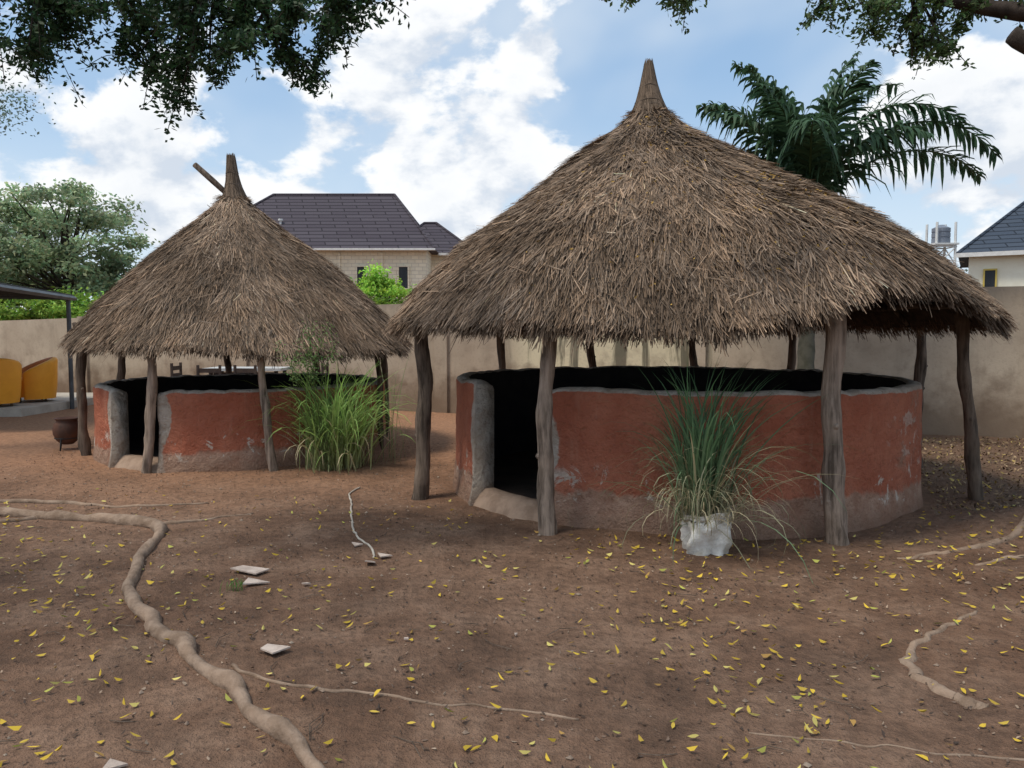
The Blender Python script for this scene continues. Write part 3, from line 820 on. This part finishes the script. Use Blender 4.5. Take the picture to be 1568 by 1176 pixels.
# ---------------------------------------------------------------- roots
def groot(name,pts,r0,r1,sink=.3,seed=0,mat=None,rough=.16,n=None,lump=.16,wig=1.0):
    P=np.array([(x,y,0) for x,y in pts],float);n=n or len(pts)*12
    S=spline(P,n);rs=np.random.RandomState(seed)
    q=np.arange(n)*.33
    S[:,0]+=.020*wig*(vnoise(q,0*q,seed)-.5)*2;S[:,1]+=.020*wig*(vnoise(q,0*q+5,seed)-.5)*2
    R=np.linspace(r0,r1,n)*(1+lump*(vnoise(np.arange(n)*.3,0*np.arange(n),seed)-.5)*2)
    S[:,2]=gz(S[:,0],S[:,1])+R*(1-sink*1.6)
    mb=MB();tube(mb,S,R,12,0,(1,1,1),rough,seed=seed)
    return mb.build(name,[mat or M_root],None,True)
groot('tree_root',[(-6.2,6.9),(-4.9,6.8),(-4.15,6.66),(-3.39,6.45),(-2.86,6.16),(-2.74,5.8),(-2.61,5.3),(-2.34,4.62),(-1.93,4.10),(-1.43,3.53),(-1.04,3.10),(-.72,2.72),(-.45,2.2)],.052,.033,.42,1,lump=.28)
groot('tree_root',[(-5.6,7.1),(-4.5,7.2),(-3.6,7.05),(-2.9,7.25)],.030,.010,.5,2)
groot('tree_root',[(-5,7.0),(-4.5,6.45),(-4.1,6.62)],.035,.025,.5,6)
groot('tree_root',[(-3.1,6.35),(-2.75,6.4),(-2.3,6.75)],.030,.008,.6,26)
groot('tree_root',[(-1.35,3.6),(-1.0,3.38),(-.65,3.32),(-.1,3.2),(.28,3.1)],.010,.005,.45,3)
groot('tree_root',[(2.7,4.35),(2.34,4.1),(2.04,3.85),(1.93,3.6),(1.95,3.4),(2.05,3.22)],.012,.042,.85,4)
groot('tree_root',[(.95,3.0),(1.4,2.9),(1.95,2.83),(2.5,2.75)],.004,.006,.45,5)
groot('tree_root',[(2.75,5.35),(3.2,5.5),(3.7,5.65),(4.2,6.0),(5.2,6.2)],.015,.05,.85,7)
groot('tree_root',[(3.2,5.2),(3.7,5.4),(4.3,5.6),(5.3,5.5)],.015,.04,.85,8)
M_strap=simple('pale_hose',(.5,.45,.38),(.35,.3,.25),9)
groot('hose',[(-1.55,7.75),(-1.6,7.5),(-1.5,7.1),(-1.41,6.66),(-1.3,6.2),(-1.2,5.9),(-1.02,5.55),(-.98,5.35)],.009,.008,.1,10,M_strap,.05,None,.05,.3)

# tile shards
mb=MB();rs=np.random.RandomState(12)
for (x,y,s,a) in [(-1.74,5.05,.14,.3),(-1.65,4.80,.10,0),(-1.18,3.75,.10,.4),(-.98,5.22,.08,.9),(-.92,5.38,.07,.1),(-1.16,5.65,.05,.3),(-1.45,2.70,.06,.4),(.02,4.0,.016,0),(-.55,3.9,.016,1),(-1.3,4.75,.03,0)]:
    k=rs.randint(3,5);ang=(np.arange(k)+rs.uniform(-.25,.25,k))*2*pi/k
    tl=rs.normal(0,.12,2)
    v=[]
    for q in ang:
        dx=s*math.cos(q+a)*(.7+.5*rs.rand());dy=s*.7*math.sin(q+a)*(.7+.5*rs.rand())
        v.append((x+dx,y+dy,float(gz(x,y))+.018+abs(s*.1)+dx*tl[0]+dy*tl[1]))
    v2=[(p[0],p[1],p[2]-.008) for p in v]
    mb.add(v+v2,[tuple(range(k)),tuple(range(2*k-1,k-1,-1))]+[(i,k+i,k+(i+1)%k,(i+1)%k) for i in range(k)],0)
mb.build('tile_shards',[simple('tile_shard',(.60,.49,.41),(.43,.34,.28),14,.6)])

# ---------------------------------------------------------------- leaf litter
def litter(name,pts,L,W,cols,seed,lift=.006,tilt=.25):
    rs=np.random.RandomState(seed);N=len(pts)
    a=rs.rand(N)*2*pi
    D=np.stack([np.cos(a),np.sin(a),rs.normal(0,tilt,N)],1);D/=np.linalg.norm(D,axis=1)[:,None]
    S=np.stack([-np.sin(a),np.cos(a),rs.normal(0,tilt*1.2,N)],1);S/=np.linalg.norm(S,axis=1)[:,None]
    z=gz(pts[:,0],pts[:,1])+lift+L*np.abs(D[:,2])*.5+W*np.abs(S[:,2])*.5
    C=np.stack([pts[:,0],pts[:,1],z],1)
    Lc=L[:,None];Wc=W[:,None]
    curl=np.array([0,0,1.])*Lc*rs.uniform(-.02,.22,(N,1))
    bend=S*Lc*rs.normal(0,.12,(N,1))
    V=np.stack([C-D*Lc*.5+curl+bend,C-D*Lc*.18+S*Wc*.5,C+D*Lc*.12+S*Wc*.48,C+D*Lc*.5+curl+bend,C+D*Lc*.12-S*Wc*.48,C-D*Lc*.18-S*Wc*.5],1)
    me=bpy.data.meshes.new(name)
    F=np.arange(N*6).reshape(N,6)
    F=np.concatenate([F[:,[0,1,2,3]],F[:,[3,4,5,0]]])
    me.from_pydata(V.reshape(-1,3).tolist(),[],F.tolist())
    ca=me.color_attributes.new('Col','FLOAT_COLOR','POINT');C4=np.ones((N*6,4));C4[:,:3]=np.repeat(cols,6,axis=0);ca.data.foreach_set('color',C4.ravel())
    me.materials.append(M_litter);o=bpy.data.objects.new(name,me);scn.collection.objects.link(o);return o
def spread(n,x0,x1,y0,y1,dens,rs):
    x=rs.uniform(x0,x1,n*4);y=rs.uniform(y0,y1,n*4)
    k=rs.rand(n*4)<dens(x,y)
    d1=np.hypot(x-1.74,y-8.19)>2.45;d2=np.hypot(x+3.66,y-10.6)>1.98
    k&=d1&d2
    return np.stack([x[k],y[k]],1)[:n]
rs=np.random.RandomState(21)
dens=lambda x,y:np.clip(.30+.75*smooth(.40,.60,fbm(x*.9+40,y*.9+40,50,3))*(.55+.45*smooth(-1.5,1.5,x))+.3*smooth(3.5,5,x),0,1)*smooth(7.4,4.6,y-.35*np.clip(x-2,0,3)-.25*np.clip(-x-1,0,3))
pts=spread(2700,-5,6,1.8,8.2,dens,rs);N=len(pts)
yc=np.array([[.62,.42,.05],[.52,.36,.06],[.60,.50,.15],[.34,.20,.06],[.38,.37,.08]])[rs.choice(5,N,p=[.36,.26,.16,.12,.10])]*(.7+.5*rs.rand(N,1))
litter('fallen_leaves',pts,.032+.028*rs.rand(N),.009+.009*rs.rand(N),yc,1,.008,.32)
pts=spread(14000,-6,8,1.7,11,lambda x,y:.25+.75*fbm(x*1.5+9,y*1.5+9,77,3),rs);N=len(pts)
bc=np.array([[.10,.065,.045],[.16,.11,.08],[.07,.05,.04],[.34,.25,.18]])[rs.choice(4,N,p=[.35,.3,.22,.13])]*(.7+.6*rs.rand(N,1))
litter('leaf_debris',pts,.010+.022*rs.rand(N)**1.5,.005+.008*rs.rand(N),bc,2,.003,.4)
pts=spread(5200,3.0,9,5.0,11.5,lambda x,y:np.clip(smooth(3.2,4.8,x)*smooth(5.0,6.6,y+.3*x-1.2),0,1)*(.4+fbm(x*2,y*2,5,2)),rs);N=len(pts)
bc=np.array([[.22,.145,.08],[.13,.09,.06],[.45,.33,.11],[.34,.24,.14]])[rs.choice(4,N,p=[.33,.27,.15,.25])]*(.6+.6*rs.rand(N,1))
litter('leaf_litter',pts,.03+.035*rs.rand(N),.012+.016*rs.rand(N),bc,3,.01,.5)
N=1000;th=np.radians(rs.normal(290,32,N));r_=2.9*np.sqrt(rs.rand(N))*.97
P=surf1(r_,th,.05);mb=MB()
D=rs.normal(size=(N,3));D[:,2]=-.5
leaves(mb,P,.035+.02*rs.rand(N),.016,0,np.array([.52,.32,.08])*(.5+.6*rs.rand(N,1)),D,rs)
o=mb.build('fallen_leaves_on_roof',[M_litter]);o.parent=big
mb=MB()
for k in range(170):
    x=rs.uniform(-4,5);y=rs.uniform(2,8);a=rs.rand()*6;l=rs.uniform(.05,.22)
    if math.hypot(x-1.74,y-8.19)<2.5: continue
    z=float(gz(x,y))+.008
    tube(mb,[(x,y,z),(x+math.cos(a)*l*.5,y+math.sin(a)*l*.5,z+.006),(x+math.cos(a+.3)*l,y+math.sin(a+.3)*l,z)],.0022,4,0)
mb.build('twigs',[M_postd])
mb=MB()
for k in range(1100):
    x=rs.uniform(-4.5,5);y=rs.uniform(1.9,9);s=rs.uniform(.003,.008)+.012*rs.rand()**6
    if math.hypot(x-1.74,y-8.19)<2.4: continue
    z=float(gz(x,y));v=rs.normal(size=(6,3))
    base_=np.array([(1,0,0),(0,1,0),(-1,0,0),(0,-1,0),(0,0,.7),(0,0,-.7)])*s*(1+.3*v)
    mb.add(base_+np.array([x,y,z+s*.3]),[(0,1,4),(1,2,4),(2,3,4),(3,0,4),(1,0,5),(2,1,5),(3,2,5),(0,3,5)])
mb.build('pebbles',[simple('pebble',(.24,.17,.125),(.33,.26,.2),5)])

# ---------------------------------------------------------------- left yard
mb=MB();box(mb,-17,-9.35,14.6,18.6,-.1,.16);mb.build('concrete_slab',[simple('concrete',(.46,.42,.36),(.36,.32,.27),3)])
R_=empty('canopy')
mb=MB()
v=[(-8.1,12.0,2.36),(-9.3,16.4,2.36),(-15.5,17.6,2.5),(-14.5,11.2,2.5)]
v2=[(a,b,c+.05) for a,b,c in v];mb.add(v+v2,[(3,2,1,0),(4,5,6,7),(0,1,5,4),(1,2,6,5),(2,3,7,6),(3,0,4,7)])
for u in np.linspace(.05,.95,6):
    a=np.array(v[0])*(1-u)+np.array(v[1])*u;b=np.array(v[3])*(1-u)+np.array(v[2])*u
    tube(mb,[a-[0,0,.04],b-[0,0,.04]],.035,6)
mb.build('roof_sheet',[simple('dark_metal',(.05,.06,.07),(.035,.04,.045),3,.5)],R_)
mb=MB();tube(mb,[(-8.08,11.98,2.33),(-9.28,16.42,2.33)],.05,4)
for x,y in ((-9.27,16.15),(-8.35,12.3),(-15.2,17.3),(-14.3,11.6)):
    tube(mb,[(x,y,-.1),(x,y,2.36)],.045,8)
mb.build('posts_and_trim',[simple('steel_post',(.10,.11,.12),(.07,.075,.08),4,.5)],R_)
M_or=simple('orange_upholstery',(.88,.38,.04),(.80,.33,.035),3,.5,.005)
M_orin=simple('brown_upholstery',(.50,.16,.05),(.42,.13,.04),3,.6,.005)
def tub(x,y,z,rot,sc=1.2):
    mb=MB();n=40;A=np.linspace(math.radians(-25),math.radians(205),n)
    V=[];sec=8
    for a in A:
        fr=(math.sin(a)+.42)/1.42;top=.55+.27*max(0,fr)**.8
        for (rr,zz) in ((.40,.06),(.43,.3),(.45,top-.04),(.43,top),(.37,top+.01),(.33,top-.04),(.31,.42),(.31,.1)):
            V.append((rr*math.cos(a)*1.02,rr*math.sin(a),zz))
    F=[];mi=[]
    for i in range(n-1):
        for j in range(sec-1): F.append((i*sec+j,(i+1)*sec+j,(i+1)*sec+j+1,i*sec+j+1));mi.append(0 if j<4 else 1)
    F.append(tuple(range(sec)));F.append(tuple((n-1)*sec+j for j in range(sec))[::-1]);mi+=[0,0]
    c,s=math.cos(rot),math.sin(rot)
    def M(v):
        v=np.asarray(v,float)*sc;return np.stack([x+v[:,0]*c-v[:,1]*s,y+v[:,0]*s+v[:,1]*c,z+v[:,2]],1)
    mb.add(M(V),F);mb.m=mi
    k=24;ang=np.arange(k)*2*pi/k;V=[]
    for rr,zz in ((.34,.1),(.34,.36),(.32,.42),(.25,.45),(.0,.46)):
        for q in ang: V.append((rr*math.cos(q),rr*math.sin(q)*1.05-.04,zz))
    F=[(i*k+j,i*k+(j+1)%k,(i+1)*k+(j+1)%k,(i+1)*k+j) for i in range(4) for j in range(k)]
    mb.add(M(V),F,0)
    for q in (.7,2.4,3.9,5.5): tube(mb,M([(.3*math.cos(q),.3*math.sin(q),0),(.3*math.cos(q),.3*math.sin(q),.1)]),.025,6,2)
    return mb.build('tub_armchair',[M_or,M_orin,M_postd],None,True)
tub(-10.15,16.2,.16,math.radians(-50),1.12);tub(-10.25,15.1,.16,math.radians(-125),1.15);tub(-11.9,16.6,.16,math.radians(-100))

R_=empty('clay_pot')
mb=MB();pr=[(.0,.10),(.08,.10),(.15,.16),(.19,.25),(.195,.33),(.17,.40),(.14,.43),(.15,.455),(.175,.47),(.165,.475),(.13,.45),(.10,.42),(.14,.35),(.0,.3)]
k=32;V=[(-6.05+a*.9*math.cos(q),10.4+a*.9*math.sin(q),z*.95) for a,z in pr for q in np.arange(k)*2*pi/k]
mb.add(V,[(i*k+j,i*k+(j+1)%k,(i+1)*k+(j+1)%k,(i+1)*k+j) for i in range(len(pr)-1) for j in range(k)])
mb.build('pot_body',[simple('fired_clay',(.12,.055,.035),(.07,.04,.03),6,.7)],R_,True)
mb=MB()
for q in (0.5,2.6,4.7): tube(mb,[(-6.05+.18*math.cos(q),10.4+.18*math.sin(q),-.02),(-6.05+.14*math.cos(q),10.4+.14*math.sin(q),.22)],.01,6)
tube(mb,[(-6.05+.15*math.cos(q),10.4+.15*math.sin(q),.18) for q in np.linspace(0,2*pi,25)],.009,6,cap=False)
mb.build('pot_stand',[simple('black_iron',(.03,.03,.03),(.05,.04,.035),8)],R_,True)

# table and chairs behind the small hut
M_dk=simple('dark_wood',(.07,.05,.04),(.05,.035,.03),6,.6)
M_pl=simple('pale_laminate',(.55,.55,.53),(.45,.45,.44),4,.5)
R_=empty('garden_table')
mb=MB();box(mb,-5.9,-4.4,14.6,15.4,.88,.93)
mb.build('table_top',[M_pl],R_)
mb=MB()
for x in (-5.8,-4.55):
    for y in (14.7,15.25): box(mb,x,x+.06,y,y+.06,0,.879)
box(mb,-5.72,-4.56,14.72,14.75,.75,.85);mb.build('table_legs',[M_dk],R_)
def chair(x,y,rot):
    c,s=math.cos(rot),math.sin(rot)
    def M(v): v=np.asarray(v,float);return np.stack([x+v[:,0]*c-v[:,1]*s,y+v[:,0]*s+v[:,1]*c,v[:,2]],1)
    mb=MB()
    box(mb,-.23,.23,-.23,.23,.44,.48,M=M)
    for a in (-.22,.18):
        box(mb,a,a+.04,-.22,-.18,0,.439,M=M);box(mb,a,a+.04,.231,.271,0,1.02,M=M)
    for z in (.6,.74,.88): box(mb,-.179,.179,.235,.262,z,z+.08,M=M)
    return mb.build('dining_chair',[M_dk])
chair(-5.5,14.2,math.radians(180));chair(-4.8,14.2,math.radians(170));chair(-3.9,15.0,math.radians(-90));chair(-6.3,15.0,math.radians(90))
print('done')
